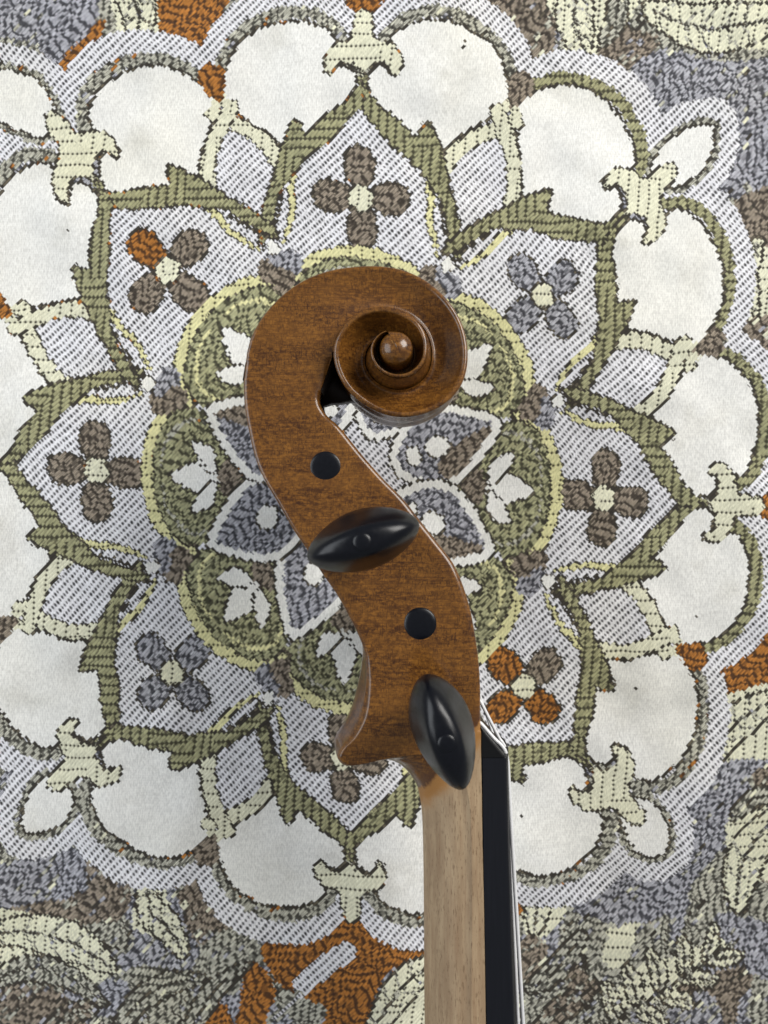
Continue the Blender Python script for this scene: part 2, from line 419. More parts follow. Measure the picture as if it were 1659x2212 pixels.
# --- weave evaluated on a lattice that follows the threads
VA = np.array([-5.3, 5.4]); VB = np.array([4.4, 5.25])          # one end, one pick, in picture units
SUB = (4, 5)                           # mesh points per end and per pick
def build_cloth():
    def lattice(x0, y0, x1, y1, sub):
        M = np.linalg.inv(np.c_[VA, VB])
        cor = (M @ np.array([[x0, x1, x0, x1], [y0, y0, y1, y1]])).T
        a0, b0 = np.floor(cor.min(0)).astype(int) - 1; a1, b1 = np.ceil(cor.max(0)).astype(int) + 1
        P = np.arange(a0*sub[0], a1*sub[0] + 1)/sub[0]; Q = np.arange(b0*sub[1], b1*sub[1] + 1)/sub[1]
        PP, QQ = np.meshgrid(P, Q)
        X = PP*VA[0] + QQ*VB[0]; Y = PP*VA[1] + QQ*VB[1]
        ok = (X >= x0) & (X <= x1) & (Y >= y0) & (Y <= y1)
        cell = ok[:-1, :-1] & ok[1:, :-1] & ok[:-1, 1:] & ok[1:, 1:]
        use = np.zeros_like(ok)
        use[:-1, :-1] |= cell; use[1:, :-1] |= cell; use[:-1, 1:] |= cell; use[1:, 1:] |= cell
        idx = np.cumsum(use.ravel()).reshape(use.shape) - 1
        q = np.stack([idx[:-1, :-1][cell], idx[:-1, 1:][cell], idx[1:, 1:][cell], idx[1:, :-1][cell]], 1)
        return PP[use], QQ[use], X[use], Y[use], q[:, ::-1]

    def hsh(a, b=0, s=0):
        v = np.sin(a*127.1 + b*311.7 + s*74.7)*43758.5453
        return v - np.floor(v)

    PAL = {WHITE: ((237,236,231), (204,202,197)), DOT: ((232,231,235), (26,24,26)), OLIVE: ((176,174,134), (48,44,33)),
           CREAM: ((238,236,209), (52,48,38)), BROWN: ((166,153,136), (48,41,35)), LAV: ((194,194,202), (46,46,52)),
           ORANGE: ((198,130,58), (62,40,24)), DARK: ((108,100,84), (48,44,39)), PALE: ((208,206,190), (44,42,37)),
           YELLOW: ((234,229,174), (66,62,42)), GREEN: ((188,187,146), (48,46,35))}
    LIGHT = np.array([lin(*PAL[i][0]) for i in range(11)]); DRK = np.array([lin(*PAL[i][1]) for i in range(11)])

    def evaluate(P, Q, X, Y):
        # slow bending of the threads
        wx = (vnoise(X+3000, Y+3000, 210, 31) - .5)*16 + (vnoise(X+3000, Y+3000, 60, 32) - .5)*4.0 + (vnoise(X+3000, Y+3000, 21, 35) - .5)*2.2
        wy = (vnoise(X+3000, Y+3000, 190, 33) - .5)*16 + (vnoise(X+3000, Y+3000, 55, 34) - .5)*4.0 + (vnoise(X+3000, Y+3000, 23, 36) - .5)*2.2
        X = X + wx; Y = Y + wy
        j = np.floor(Q + .5); fq = Q - j
        i = np.floor(P + .5)
        jit = (hsh(j, np.floor(P/5 + 3*hsh(j, 0*j, 2)), 1) - .5)*9.0
        un = VA/np.hypot(*VA)
        # pattern changes only between one pick and the next
        cx = X - fq*VB[0] + jit*un[0]; cy = Y - fq*VB[1] + jit*un[1]
        ix = np.clip((cx + OX).astype(int), 0, RW-1); iy = np.clip((cy + OY).astype(int), 0, RH-1)
        R = REG[iy, ix].copy()
        # stray orange picks that float along the outlines
        side = np.clip((1000 - X)/700, 0, 1)*np.clip((1100 - Y)/700, 0, 1) + np.clip((X-1250)/250, 0, 1)*np.clip((Y-1150)/300, 0, 1) + .6*np.clip((Y-1800)/200, 0, 1)
        st = (hsh(j, np.floor(P/1.6), 23) > .90) & ((R == DARK) | (R == PALE)) & (REG0[iy, ix] != R) & (vnoise(X+3000, Y+3000, 48, 24) + .45*side > .80) & (side > .05)
        R[st] = ORANGE
        # in the tangled field other weft colours come through
        fld = np.isin(R, (PALE, LAV, BROWN)) & (REG0[iy, ix] == R) & (np.hypot((X-756)/770, (Y-1040)/840) > 1.1) & (hsh(j, np.floor(P/2.3), 27) > .86 + .08*(R == LAV))
        R[fld] = np.where(hsh(j, np.floor(P/2.3), 28) > .5, PALE, np.where(hsh(j, np.floor(P/2.3), 29) > .55, LAV, np.where(hsh(j, np.floor(P/2.3), 33) > .5, DARK, CREAM)))[fld]
        # sides of the band decide which way the twill runs
        dirn = np.where(vnoise(X+3000, Y+3000, 70, 41) > .5, 1.0, -1.0)
        dirn = np.where(((X < 270) & (Y > 1930)) | ((X > 1390) & (Y < 125)), -1.0, dirn)
        L = np.select([R == CREAM, R == YELLOW, R == OLIVE, R == GREEN, R == PALE, R == ORANGE], [5, 5, 4, 3.4, 3.4, 3.0], 3.2)
        regular = np.select([(R == CREAM) | (R == YELLOW), R == OLIVE, R == PALE], [1.0, 1.0, .8], 0.35)
        rj = hsh(j, 0*j, 5)
        s = (P + dirn*j)/L + (1-regular)*rj*1.7 + (vnoise(X+3000, Y+3000, 26, 43)-.5)*np.where(regular > .9, .12, .7)
        fl = np.floor(s); fs = (s - fl)*L
        bindw = np.where((R == CREAM) | (R == YELLOW), .62, .85)
        bind = np.clip((bindw - np.abs(fs - L/2)*1.25)/.35, 0, 1)
        across = np.cos(np.pi*np.clip(fq, -.5, .5))
        gapk = np.select([R == CREAM, R == YELLOW, R == OLIVE], [.22, .28, .62], .72)*(.45 + .75*hsh(j, np.floor(P/1.7 + 7*rj), 6))
        body = np.clip(across*1.5 - .12, 0, 1)
        yarn = (1 - bind*np.where((R == CREAM) | (R == YELLOW), np.clip(across*1.6-.25, 0, 1), .9))*(1 - gapk*(1-body))
        strand = np.floor(fq*2 + 1)
        sg = np.floor(P/(1.1 + .9*rj) + 5*hsh(2*j + strand, 0*j, 11))
        hs = hsh(2*j + strand, sg, 10)
        var = .70 + .22*hsh(j, fl, 9) + .30*hs
        loose = (R == GREEN) | (R == LAV) | (R == BROWN) | (R == PALE) | (R == ORANGE)
        yarn = yarn*np.where(loose & (hs < .26), .28 + 1.6*hs, 1.0)*np.where((R == OLIVE) & (hs < .16), .5, 1.0)
        var = np.where((R == CREAM) | (R == YELLOW), .84 + .16*hsh(2*j + strand, fl, 10), var)
        ac2 = np.abs(np.sin(2*np.pi*fq))
        split = np.where(loose, .66, np.where(R == OLIVE, .40, .12))*(.5 + .7*hsh(2*j, sg, 12))
        yarn = yarn*(1 - split*(1 - np.clip(ac2*1.25, 0, 1)))
        h = yarn*(.10 + .10*across)
        # dotted ground: dark ends show every second pick
        dq = Q - 2*np.floor(Q/2 + .5); dp = P - np.floor(P + .5)
        big = 1 + .35*(hsh(i, np.floor(Q/2+.5), 3)-.5)
        dd = np.sqrt((dp/.285)**2 + (dq/.60)**2)/big
        dm = np.clip((1.25 - dd)/.50, 0, 1)
        isd = R == DOT
        yarn = np.where(isd, 1 - dm*(.94 + .06*hsh(i, np.floor(Q/2+.5), 13)), yarn)
        var = np.where(isd, .93 + .10*hsh(i, j, 14), var)
        h = np.where(isd, .07 + .07*(1-dm)*np.abs(np.cos(np.pi*P)), h)
        # plain white weave
        isw = R == WHITE
        pw = .5 + .5*np.cos(np.pi*(P*2))*np.cos(np.pi*Q*2)
        spk = hsh(i, j, 17)
        yarn = np.where(isw, .72 + .28*pw - np.where(spk > .965, .45, 0)*np.clip(1-3.2*(dp**2+fq**2)*2, 0, 1), yarn)
        var = np.where(isw, .965 + .05*hsh(i, j, 18), var)
        h = np.where(isw, .06 + .035*pw, h)
        # dark outline yarns: teeth
        isk = R == DARK
        tooth = np.clip(across*1.4-.2, 0, 1)*np.where(hsh(i, j, 19) > .80, .9, .12)
        yarn = np.where(isk, tooth, yarn); h = np.where(isk, .05 + .05*across, h)
        c = DRK[R]*(1-yarn[:, None]) + LIGHT[R]*yarn[:, None]*var[:, None]
        # yarn lots differ a little over the cloth; wear and handling marks
        stain = vnoise(X+3000, Y+3000, 130, 51)*.6 + vnoise(X+3000, Y+3000, 40, 52)*.4
        c = c*(.93 + .11*stain)[:, None]
        smudge = np.clip((vnoise(X+3000, Y+3000, 75, 54)*.6 + vnoise(X+3000, Y+3000, 24, 55)*.4 - .55)*2.2, 0, 1)*np.where(isw, .16, .05)
        c = c*(1 - smudge[:, None]*np.array([.8, .85, 1.0]))
        warm = np.clip((vnoise(X+3000, Y+3000, 160, 53)-.45)*2.0, 0, 1)
        c = c*(1 - warm[:, None]*np.array([.0, .012, .055]))
        # slow unevenness of the lying cloth
        rad = np.hypot(X-756, Y-1040); ang = np.arctan2(Y-1040, X-756)
        fold = vnoise(ang*260 + 4000, rad*.35 + 3000, 26, 64)*np.clip((rad-430)/250, 0, 1)
        z = h + 1.1*(vnoise(X+3000, Y+3000, 330, 61)-.5) + 1.15*(vnoise(X+3000, Y+3000, 120, 62)-.5) + .35*(vnoise(X+3000, Y+3000, 45, 63)-.5) + 1.7*fold
        return X, Y, z, c

    out_v, out_c, out_f, off = [], [], [], 0
    for (box, sub, drop) in (((-14, -14, 1673, 2226), SUB, 0.0), ((-500, -500, 2159, 2712), (1, 1), -0.9)):
        P, Q, X, Y, f = lattice(*box, sub)
        if sub == (1, 1):
            P = P + .36; Q = Q + .0
        X2, Y2, z, c = evaluate(P, Q, X, Y)
        s = H/F_PX
        out_v.append(np.stack([(X2-CX)*s, (CY-Y2)*s, z + drop], 1)*MM); out_c.append(c)
        out_f.append(f + off); off += len(P)
    V = np.concatenate(out_v); C = np.concatenate(out_c); Fc = np.concatenate(out_f).astype(np.int32)
    me = bpy.data.meshes.new('tapestry_cloth')
    me.vertices.add(len(V)); me.vertices.foreach_set('co', V.astype(np.float32).ravel())
    me.loops.add(Fc.size); me.loops.foreach_set('vertex_index', Fc.ravel())
    me.polygons.add(len(Fc)); me.polygons.foreach_set('loop_start', np.arange(0, Fc.size, 4, dtype=np.int32))
    me.polygons.foreach_set('use_smooth', np.ones(len(Fc), bool))
    me.update(calc_edges=True)
    at = me.color_attributes.new('yarn', 'FLOAT_COLOR', 'POINT')
    at.data.foreach_set('color', np.c_[C, np.ones(len(C))].astype(np.float32).ravel())
    return me

m = NT('woven_yarn')
va = m.new('ShaderNodeVertexColor', layer_name='yarn')
tc = m.new('ShaderNodeTexCoord')
fib = m.noise(m.mapping(tc.outputs['Object'], (2600, 900, 1500), (0, 0, math.radians(-45))), 1.0, 2.0)
col = m.mix(0.55, va.outputs['Color'], m.mix(m.ramp(fib, .25, .75), (.72, .72, .72), (1.22, 1.22, 1.22)), 'MULTIPLY')
m.link(col, m.b.inputs['Base Color'])
m.b.inputs['Roughness'].default_value = 0.85
m.b.inputs['Specular IOR Level'].default_value = 0.25
m.b.inputs['Sheen Weight'].default_value = 0.12
m.bump(fib, 0.35, 0.00008)
cme = build_cloth(); cme.materials.append(m.m)
cloth = bpy.data.objects.new('tapestry_cloth', cme); COL.objects.link(cloth)
cloth['label'] = 'woven tapestry cloth with white lobed medallion, olive leaves, dotted ground and orange patches'
cloth['category'] = 'tablecloth'

# ------------------------------------------------------------------ violin materials
ZC = 43.0                                   # height of the violin's middle plane above the cloth
def varnished():
    m = NT('varnished_maple')
    tc = m.new('ShaderNodeTexCoord'); mm = m.mapping(tc.outputs['Object'], (1000, 1000, 1000))
    big = m.noise(mm, 0.10, 3, .6)
    mott = m.noise(m.mapping(mm, (.75, 1.35, .8)), 1.0, 6, .68, .4)
    strk = m.noise(m.mapping(mm, (.16, 3.4, .6)), 1.0, 4, .6)
    tick = m.noise(m.mapping(mm, (5.2, .8, 1.4)), 1.0, 2, .5)
    fleck = m.noise(m.mapping(mm, (1.6, 2.6, 1.6)), 1.0, 3, .6)
    c = m.mix(m.ramp(mott, .32, .70), (.056, .0195, .0042), (.258, .1060, .0172))
    c = m.mix(m.math('MULTIPLY', m.ramp(big, .42, .66), .30), c, (.262, .112, .0205))
    c = m.mix(m.math('MULTIPLY', m.ramp(strk, .47, .64), .66), c, (.060, .0195, .0052))
    c = m.mix(m.math('MULTIPLY', m.ramp(tick, .54, .64), .75), c, (.036, .012, .005))
    c = m.mix(m.math('MULTIPLY', m.ramp(fleck, .56, .65), .65), c, (.036, .012, .005))
    flame = m.noise(m.mapping(mm, (.05, .22, .10), (0, 0, math.radians(14))), 1.0, 3, .5, .6)
    c = m.mix(m.math('MULTIPLY', m.ramp(flame, .42, .62), .22), c, (.270, .112, .0200))
    scr = m.noise(m.mapping(mm, (.9, .05, .4), (0, 0, math.radians(62))), 1.0, 4, .7, .3)
    c = m.mix(m.math('MULTIPLY', m.ramp(scr, .66, .72), .40), c, (.040, .015, .006))
    geo = m.new('ShaderNodeNewGeometry')                 # varnish rubbed off along the carved edges
    wear = m.math('MULTIPLY', m.ramp(geo.outputs['Pointiness'], .535, .60), m.ramp(mott, .30, .55))
    c = m.mix(m.math('MULTIPLY', wear, .75), c, (.400, .200, .0520))
    # varnish ends in a slanting line on the neck; bare, hand-polished maple below it
    a = W(913, 1700, 50); b = W(1031, 1570, 55)
    d = b[:2] - a[:2]; n = np.array([d[1], -d[0]]); n = n/np.hypot(*n)
    if n[1] > 0: n = -n
    sep = m.new('ShaderNodeSeparateXYZ'); m.link(mm, sep.inputs[0])
    dist = m.math('ADD', m.math('MULTIPLY', m.math('SUBTRACT', sep.outputs[0], float(a[0])), float(n[0])),
                  m.math('MULTIPLY', m.math('SUBTRACT', sep.outputs[1], float(a[1])), float(n[1])))
    wob = m.noise(mm, .35, 4, .6)
    dist = m.math('ADD', dist, m.math('MULTIPLY', m.math('SUBTRACT', wob, .5), 3.5))
    bare_n = m.noise(m.mapping(mm, (.55, .07, .5)), 1.0, 4, .6)
    bare_f = m.noise(m.mapping(mm, (3.6, .55, 3.0)), 1.0, 2, .5)
    bare_s = m.noise(m.mapping(mm, (2.2, .05, 1.0)), 1.0, 3, .6)
    bare = m.mix(m.ramp(bare_n, .3, .7), (.320, .220, .132), (.445, .322, .198))
    bare = m.mix(m.math('MULTIPLY', m.ramp(bare_s, .48, .72), .55), bare, (.30, .185, .105))
    bare = m.mix(m.math('MULTIPLY', m.ramp(bare_f, .57, .67), .55), bare, (.15, .092, .050))
    amber = m.mix(m.ramp(dist, 1.5, 5.5), (.36, .175, .055), (.43, .30, .18))
    bare = m.mix(m.ramp(dist, 2.0, 6.5), amber, bare)
    rim = m.math('MULTIPLY', m.ramp(dist, -3.6, -.3), .75)
    c = m.mix(rim, c, (.085, .035, .016))
    mask = m.ramp(dist, -.35, .45)
    m.link(m.mix(mask, c, bare), m.b.inputs['Base Color'])
    m.b.inputs['Roughness'].default_value = .42
    ro = m.math('ADD', .36, m.math('MULTIPLY', mask, .12)); m.link(ro, m.b.inputs['Roughness'])
    m.b.inputs['Coat Roughness'].default_value = .13
    m.b.inputs['Specular IOR Level'].default_value = .22
    m.link(m.math('MULTIPLY', m.math('SUBTRACT', 1.0, mask), .70), m.b.inputs['Coat Weight'])
    hgt = m.math('ADD', m.math('MULTIPLY', mott, .5), m.math('ADD', m.math('MULTIPLY', tick, .35), m.math('MULTIPLY', strk, .3)))
    m.bump(hgt, .28, .00022)
    return m.m
MAPLE = varnished()

def ebony(name, base, rough, grain):
    m = NT(name)
    tc = m.new('ShaderNodeTexCoord'); mm = m.mapping(tc.outputs['Object'], (1000, 1000, 1000))
    g = m.noise(m.mapping(mm, grain), 1.0, 4, .6)
    m.link(m.mix(g, tuple(x*.7 for x in base), tuple(x*1.35 for x in base)), m.b.inputs['Base Color'])
    m.link(m.math('ADD', rough - .06, m.math('MULTIPLY', g, .12)), m.b.inputs['Roughness'])
    m.bump(g, .12, .0001)
    m.b.inputs['Specular IOR Level'].default_value = .36
    return m.m
DARK_MAPLE = ebony('dark_maple', (.020, .010, .006), .50, (.5, 2.2, 1.0))  # much darker brown for the pegbox front, cavity and throat faces
PEGMAT = ebony('black_peg_wood', (.0036, .0042, .0070), .30, (1.2, 1.2, .25))
BOARD = ebony('ebony', (.0045, .0052, .0085), .46, (3.0, .10, 1.2))
NUTM = ebony('black_nut', (.004, .004, .0045), .40, (2.0, 2.0, 1.0))

def metal(name, colr, rough, wind):
    m = NT(name)
    tc = m.new('ShaderNodeTexCoord'); mm = m.mapping(tc.outputs['Object'], (1000, 1000, 1000))
    g = m.noise(m.mapping(mm, (1, wind, 1)), 1.0, 2)
    m.link(m.mix(g, tuple(x*.9 for x in colr), colr), m.b.inputs['Base Color'])
    m.b.inputs['Metallic'].default_value = .12; m.b.inputs['Roughness'].default_value = rough
    m.bump(g, .1, .00003)
    return m.m
SILVER = metal('wound_silver', (.97, .97, .98), .36, 12.0)
STEEL = metal('plain_steel', (.72, .70, .62), .22, .5)

violin = bpy.data.objects.new('violin', None); COL.objects.link(violin)
violin['label'] = 'violin head with brown varnished scroll, black pegs and bare maple neck on patterned cloth'
violin['category'] = 'violin'
violin.empty_display_size = .02

# ------------------------------------------------------------------ neck, heel and pegbox: one sweep along the back
#   back point, front point (picture), half width mm, bulge of the back mm, hollow of the back mm, edge rounding mm, cavity depth mm
ST = [
 ((934,3300),(1074,3300),12.6,10.6,0,.05,0), ((925,2700),(1061,2700),12.5,10.6,0,.05,0), ((918.5,2212),(1050,2212),12.4,10.6,0,.05,0),
 ((917,1990),(1046,1990),12.3,10.6,0,.05,0), ((915.5,1850),(1043,1850),12.2,10.6,0,.05,0), ((913,1772),(1041.5,1772),12.2,10.6,0,.05,0),
 ((908,1731),(1041,1728),12.2,10.8,0,.05,0), ((900,1701),(1040.5,1694),12.2,11,0,.05,0), ((881,1671),(1040,1664),12.2,12,0,.1,0),
 ((856,1649),(1039.5,1641),12.2,12.5,0,.12,0), ((830,1637),(1039,1621),12.2,12,0,.16,0), ((798,1633),(1039,1601),12.2,12.5,0,.2,0),
 ((766,1635),(1039,1581),12.2,8.5,0,.3,0), ((735,1645),(1039,1564),12.2,3.4,.05,.5,0), ((719,1642),(1039,1550),12.2,1.6,.2,.6,0),
 ((719,1616),(1039,1538),12.2,2.3,.5,.7,2), ((735,1582),(1039,1520),12.15,3.5,.5,.85,9), ((757,1540),(1039,1494),12.1,3.3,.5,.85,14),
 ((772,1487),(1037.5,1462),12.0,2.4,.5,.85,15), ((779,1446),(1035,1430),11.9,1.5,.5,.85,15), ((779.5,1412),(1032,1402),11.8,.9,.5,.85,15),
 ((770,1374),(1026,1364),11.7,.45,.5,.85,15), ((751,1333),(1017,1318),11.6,.3,.5,.85,15), ((725,1286),(1002,1268),11.4,.3,.5,.85,15),
 ((693,1240),(980,1218),11.2,.3,.5,.85,15), ((659,1187),(947,1174),11.0,.3,.5,.85,15), ((629,1143),(912,1130),10.8,.3,.5,.85,14),
 ((597,1087),(872,1079),10.5,.3,.5,.85,13), ((566,1034),(827,1033),10.2,.3,.5,.85,12), ((546,984),(780,980),9.95,.3,.5,.85,11),
 ((532,922),(735,924),9.7,.3,.5,.85,9), ((525,880),(705,896),9.5,.3,.5,.85,6), ((522.5,845),(690,868),9.4,.3,.5,.85,3),
 ((522.5,820),(692,842),9.3,.3,.5,.85,1.0),
]
# ------------------------------------------------------------------ the spiral: ridge points from the left of the first turn inwards
EYE = (856.0, 750.0)
RIDGE = [(524,782),(532,745),(559,694),(610,636),(674,595),(736,580),(797,574),(855,578),(906,597),(950,629),(984,670),(1004,714),
         (1010.5,762),(1008,802),(991,843),(963,871),(933,888),(889,899.5),(855,900.5),(814,888),(780,867),(751,843),(734,816),(723,786),
         (719,762),(723,736),(736,710),(763,681),(797,665),(831,660),(860,666),(889,680),(909,700),(921,728),(923,755),(917,782),(899,803),
         (866,815),(836,809),(812,790),(801,766),(802,745),(813,727),(832,715)] + [(856 - 35.5*math.cos(math.radians(t)), 750 - 35.5*math.sin(math.radians(t))) for t in range(84, 444, 20)]
al, rr = [], []
prev = None
for x, y in RIDGE:
    a = math.degrees(math.atan2(EYE[1]-y, -(x-EYE[0])))      # clockwise from the left
    a = a % 360
    if prev is None:
        if a > 180: a -= 360
    else:
        while a < prev - 120: a += 360
    prev = a; al.append(a); rr.append(math.hypot(x-EYE[0], y-EYE[1]))
al = np.array(al); rr = np.array(rr)
AEND = al[-1]
zk = [(-60,9.25),(0,8.9),(60,8.0),(110,8.0),(180,9.6),(270,11.8),(360,12.8),(450,13.6),(540,14.4),(630,15.1),(720,15.8),(775,16.4),(820,16.6),(1200,16.6)]
dk = [(-60,0),(0,.15),(40,1.0),(90,2.4),(150,3.9),(220,5.2),(330,6.2),(430,6.8),(470,6.4),(560,6.4),(700,6.4),(1200,6.4)]
def smooth_interp(x, tab):
    xs = [t[0] for t in tab]; ys = [t[1] for t in tab]
    g = np.arange(xs[0], xs[-1] + 1, 5.0)
    yv = np.interp(g, xs, ys)
    k = np.ones(9)/9; yv = np.convolve(np.pad(yv, 4, 'edge'), k, 'valid')
    return np.interp(x, g, yv)
_g = np.arange(al[0], AEND, 4.0)
_tab = catmull(np.c_[al, rr], 6)
_r = np.interp(_g, _tab[:, 0], _tab[:, 1])
_r = np.convolve(np.pad(_r, 3, 'edge'), np.ones(7)/7, 'valid')
def ridge_px(a):
    r = np.interp(a, _g, _r); t = math.radians(a)
    return np.array([EYE[0] - r*math.cos(t), EYE[1] - r*math.sin(t)])
def Ez(a): return float(smooth_interp(a, zk))
def Dz(a): return float(smooth_interp(a, dk))
def ridge_w(a):
    z = ZC + Ez(a); p = ridge_px(a)
    return W(p[0], p[1], z)[:2], Ez(a)

verts, faces, cut = [], [], {}
def add(v): verts.append(v); return len(verts) - 1
def bridge(rows, close=False, part=None, flip=False):
    for r0, r1 in zip(rows[:-1], rows[1:]):
        n = len(r0)
        for i in range(n if close else n-1):
            q = (r0[i], r0[(i+1) % n], r1[(i+1) % n], r1[i])
            pt = part
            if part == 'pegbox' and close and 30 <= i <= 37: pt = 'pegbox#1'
            faces.append((q[::-1] if flip else q, pt))

def half_profile(B, Fp, hw, a, f, e, cav):
    """points (3-D) from the middle of the back round the upper cheek to the middle of the front"""
    d = Fp - B; L = np.hypot(*d); d = d/L
    pts = []
    for ph in np.linspace(0, math.pi/2, 9):
        s = math.sin(ph)
        u = a*(1-math.cos(ph)) + f*math.sin(2*ph)**2*1.3
        pts.append((u, (hw - e)*s))
    pts += [(a + .12*e, hw - .55*e), (a + .45*e, hw - .18*e), (a + 1.0*e, hw - .02*e)]
    ef = 1.15 if e > .3 else .04
    u0 = a + 1.0*e + .6; u1 = L - ef*1.15
    for t in np.linspace(0, 1, 14): pts.append((u0 + (u1-u0)*t, hw))
    pts += [(L - ef*.65, hw - .12*ef), (L - ef*.28, hw - .36*ef), (L - ef*.06, hw - .72*ef), (L, hw - 1.15*ef)]
    rim = 4.6
    zi = max(hw - rim, 1.0)
    pts += [(L, zi + .4), (L - .3*min(cav, 1), zi), (L - cav*.5, zi - .25), (L - cav, zi - .8), (L - cav, 0)]
    return [(B + d*u, z) for u, z in pts]

stn = []
for (b, fr, hw, a, f, e, cv) in ST:
    B = W(b[0], b[1], ZC + hw)[:2]; Fp = W(fr[0], fr[1], ZC + hw)[:2]
    # where the back swells, the outline seen is nearer the middle plane
    if a > 1.2:
        k = 1 - min((a-1.2)/3.0, 1)
        B = k*B + (1-k)*W(b[0], b[1], ZC + .25*hw)[:2]
    stn.append(np.r_[B, Fp, hw, a, f, e, cv])
stn = np.array(stn)
NS = 6
fine = catmull(stn, NS)
i_neck = 8*NS                       # neck / pegbox seam
rows = []
for r in fine:
    hp = half_profile(r[:2], r[2:4], r[4], max(r[5], .05), max(r[6], 0), max(r[7], .04), max(r[8], 0))
    up = [add((p[0], p[1], ZC + z)) for p, z in hp]
    dn = [add((p[0], p[1], ZC - z)) for p, z in hp[1:-1]]
    rows.append(up + dn[::-1])
bridge(rows[:i_neck+1], True, 'neck')
bridge(rows[i_neck:], True, 'pegbox')
faces.append((tuple(rows[0][::-1]), 'neck'))

# scroll sheets
def draft(a): return float(np.interp(a, [330, 400, 480, 700, 800], [.3, .9, 1.5, 1.6, .5]))
def sheet_row(a, sgn, n=16):
    """from the ridge at angle a across to the foot of the next turn (or to the eye)"""
    p, E = ridge_w(a)
    D = Dz(a)
    last = a + 360 > AEND - 4
    if not last:
        q, E2 = ridge_w(a + 360)
        u_ = q - p; q = q - u_/np.hypot(*u_)*min(draft(a + 360), .3*np.hypot(*u_))
    else:
        q = W(EYE[0], EYE[1], ZC + 19)[:2]
    d = q - p; L = np.hypot(*d); d = d/L
    flat = np.clip((a + 5)/60, 0, 1)
    e = 1.9 if last else min(.9 + .7*float(np.clip((a-400)/150, 0, 1)), L*.25)
    out = [(p, E - .85*e), (p + d*.12*e, E - .42*e), (p + d*.42*e, E - .10*e), (p + d*.8*e, E), (p + d*1.15*e, E - .04*flat)]
    u0 = 1.15*e
    if last:
        out = [(p + d*L*(1 - math.cos(t)), E - 1.36 + 2.9*math.sin(t)) for t in np.linspace(0, math.pi/2, n + 5)]
    else:
        for t in np.linspace(0, 1, n+1)[1:]:
            s = math.sin(t*math.pi/2)**.9
            foot = .18*D*max(0, (t-.86)/.14)**2        # small fillet at the foot of the wall
            out.append((p + d*(u0 + (L-u0)*t), E - .04*flat - D*s + foot))
    return [(x[0], x[1], ZC + sgn*z) for x, z in out], last

A0 = al[0]
angs = np.arange(A0, AEND + .1, 4.0)
BUT = AEND - 360                       # where the button closes on itself
for sgn in (1, -1):
    prevrow = None; prevlast = None
    for a in angs:
        pts, last = sheet_row(a, sgn)
        row = [add(p) for p in pts]
        if prevrow is not None and prevlast == last:
            bridge([prevrow, row], False, 'scroll', flip=(sgn < 0))
        prevrow, prevlast = row, last
    # join the last pegbox section to the first sheet row along the cheek
# outer walls
def wall_low(a):
    """height (above the middle plane) of the floor at the foot of the ridge at angle a, or None where the wall runs right through"""
    if a - 360 < A0 + 1: return None
    return Ez(a-360) - Dz(a-360) - .25
prevr = None; prevk = None
for a in angs:
    p, E = ridge_w(a); low = wall_low(a)
    c = W(EYE[0], EYE[1], ZC + E)[:2]
    inn = (c - p)/np.hypot(*(c - p))
    e = .85*min(.9 + .7*float(np.clip((a-400)/150, 0, 1)), 1.6) if a < AEND - 364 else 1.6
    if low is None:
        zs = np.linspace(1, -1, 17)
        g = .75*np.clip((a+40)/60, .6, 1)
        row = [add((*(p + inn*g*math.sin(math.pi*abs(z))**2*1.0 + inn*.05*(1-abs(z))), ZC + (E-e)*z)) for z in zs]
        kind = 0
        if prevr is not None and prevk == 0: bridge([prevr, row], False, 'scroll', flip=True)
        prevr, prevk = row, kind
    else:
        r2 = []
        for sgn in (1, -1):
            zs = np.linspace(E - e, low, 7)
            r2.append([add((*(p - inn*(draft(a) + .05)*(i/6)**1.7), ZC + sgn*z)) for i, z in enumerate(zs)])
        if prevk == 1:
            bridge([prevr[0], r2[0]], False, 'scroll', flip=True); bridge([prevr[1], r2[1]], False, 'scroll')
        prevr, prevk = r2, 1
# throat: close between the last pegbox section, the first sheet row and the foot of the wall
lastst = fine[-1]
hp = half_profile(lastst[:2], lastst[2:4], lastst[4], max(lastst[5], .05), max(lastst[6], 0), max(lastst[7], .04), 0)
cheek = [k for k in range(9, 30)]
pe, _ = ridge_w(A0)
for sgn in (1, -1):
    pts, _l = sheet_row(A0, sgn, 24)
    src_pts = [(hp[k][0], hp[k][1]) for k in range(8, 30)]
    m1 = len(src_pts)
    # resample the sheet row to the same number of points
    pa = np.array(pts); ss = np.r_[0, np.cumsum(np.linalg.norm(np.diff(pa, axis=0), axis=1))]; ss /= ss[-1]
    sp = np.array([(q[0][0], q[0][1], q[1]) for q in src_pts]); s2 = np.r_[0, np.cumsum(np.linalg.norm(np.diff(sp, axis=0), axis=1))]; s2 /= s2[-1]
    tgt = np.stack([np.interp(s2, ss, pa[:, i]) for i in range(3)], 1)
    r0 = [add((x, y, ZC + sgn*z)) for x, y, z in sp]; r1 = [add(tuple(t)) for t in tgt]
    bridge([r0, r1], False, 'scroll', flip=(sgn < 0))
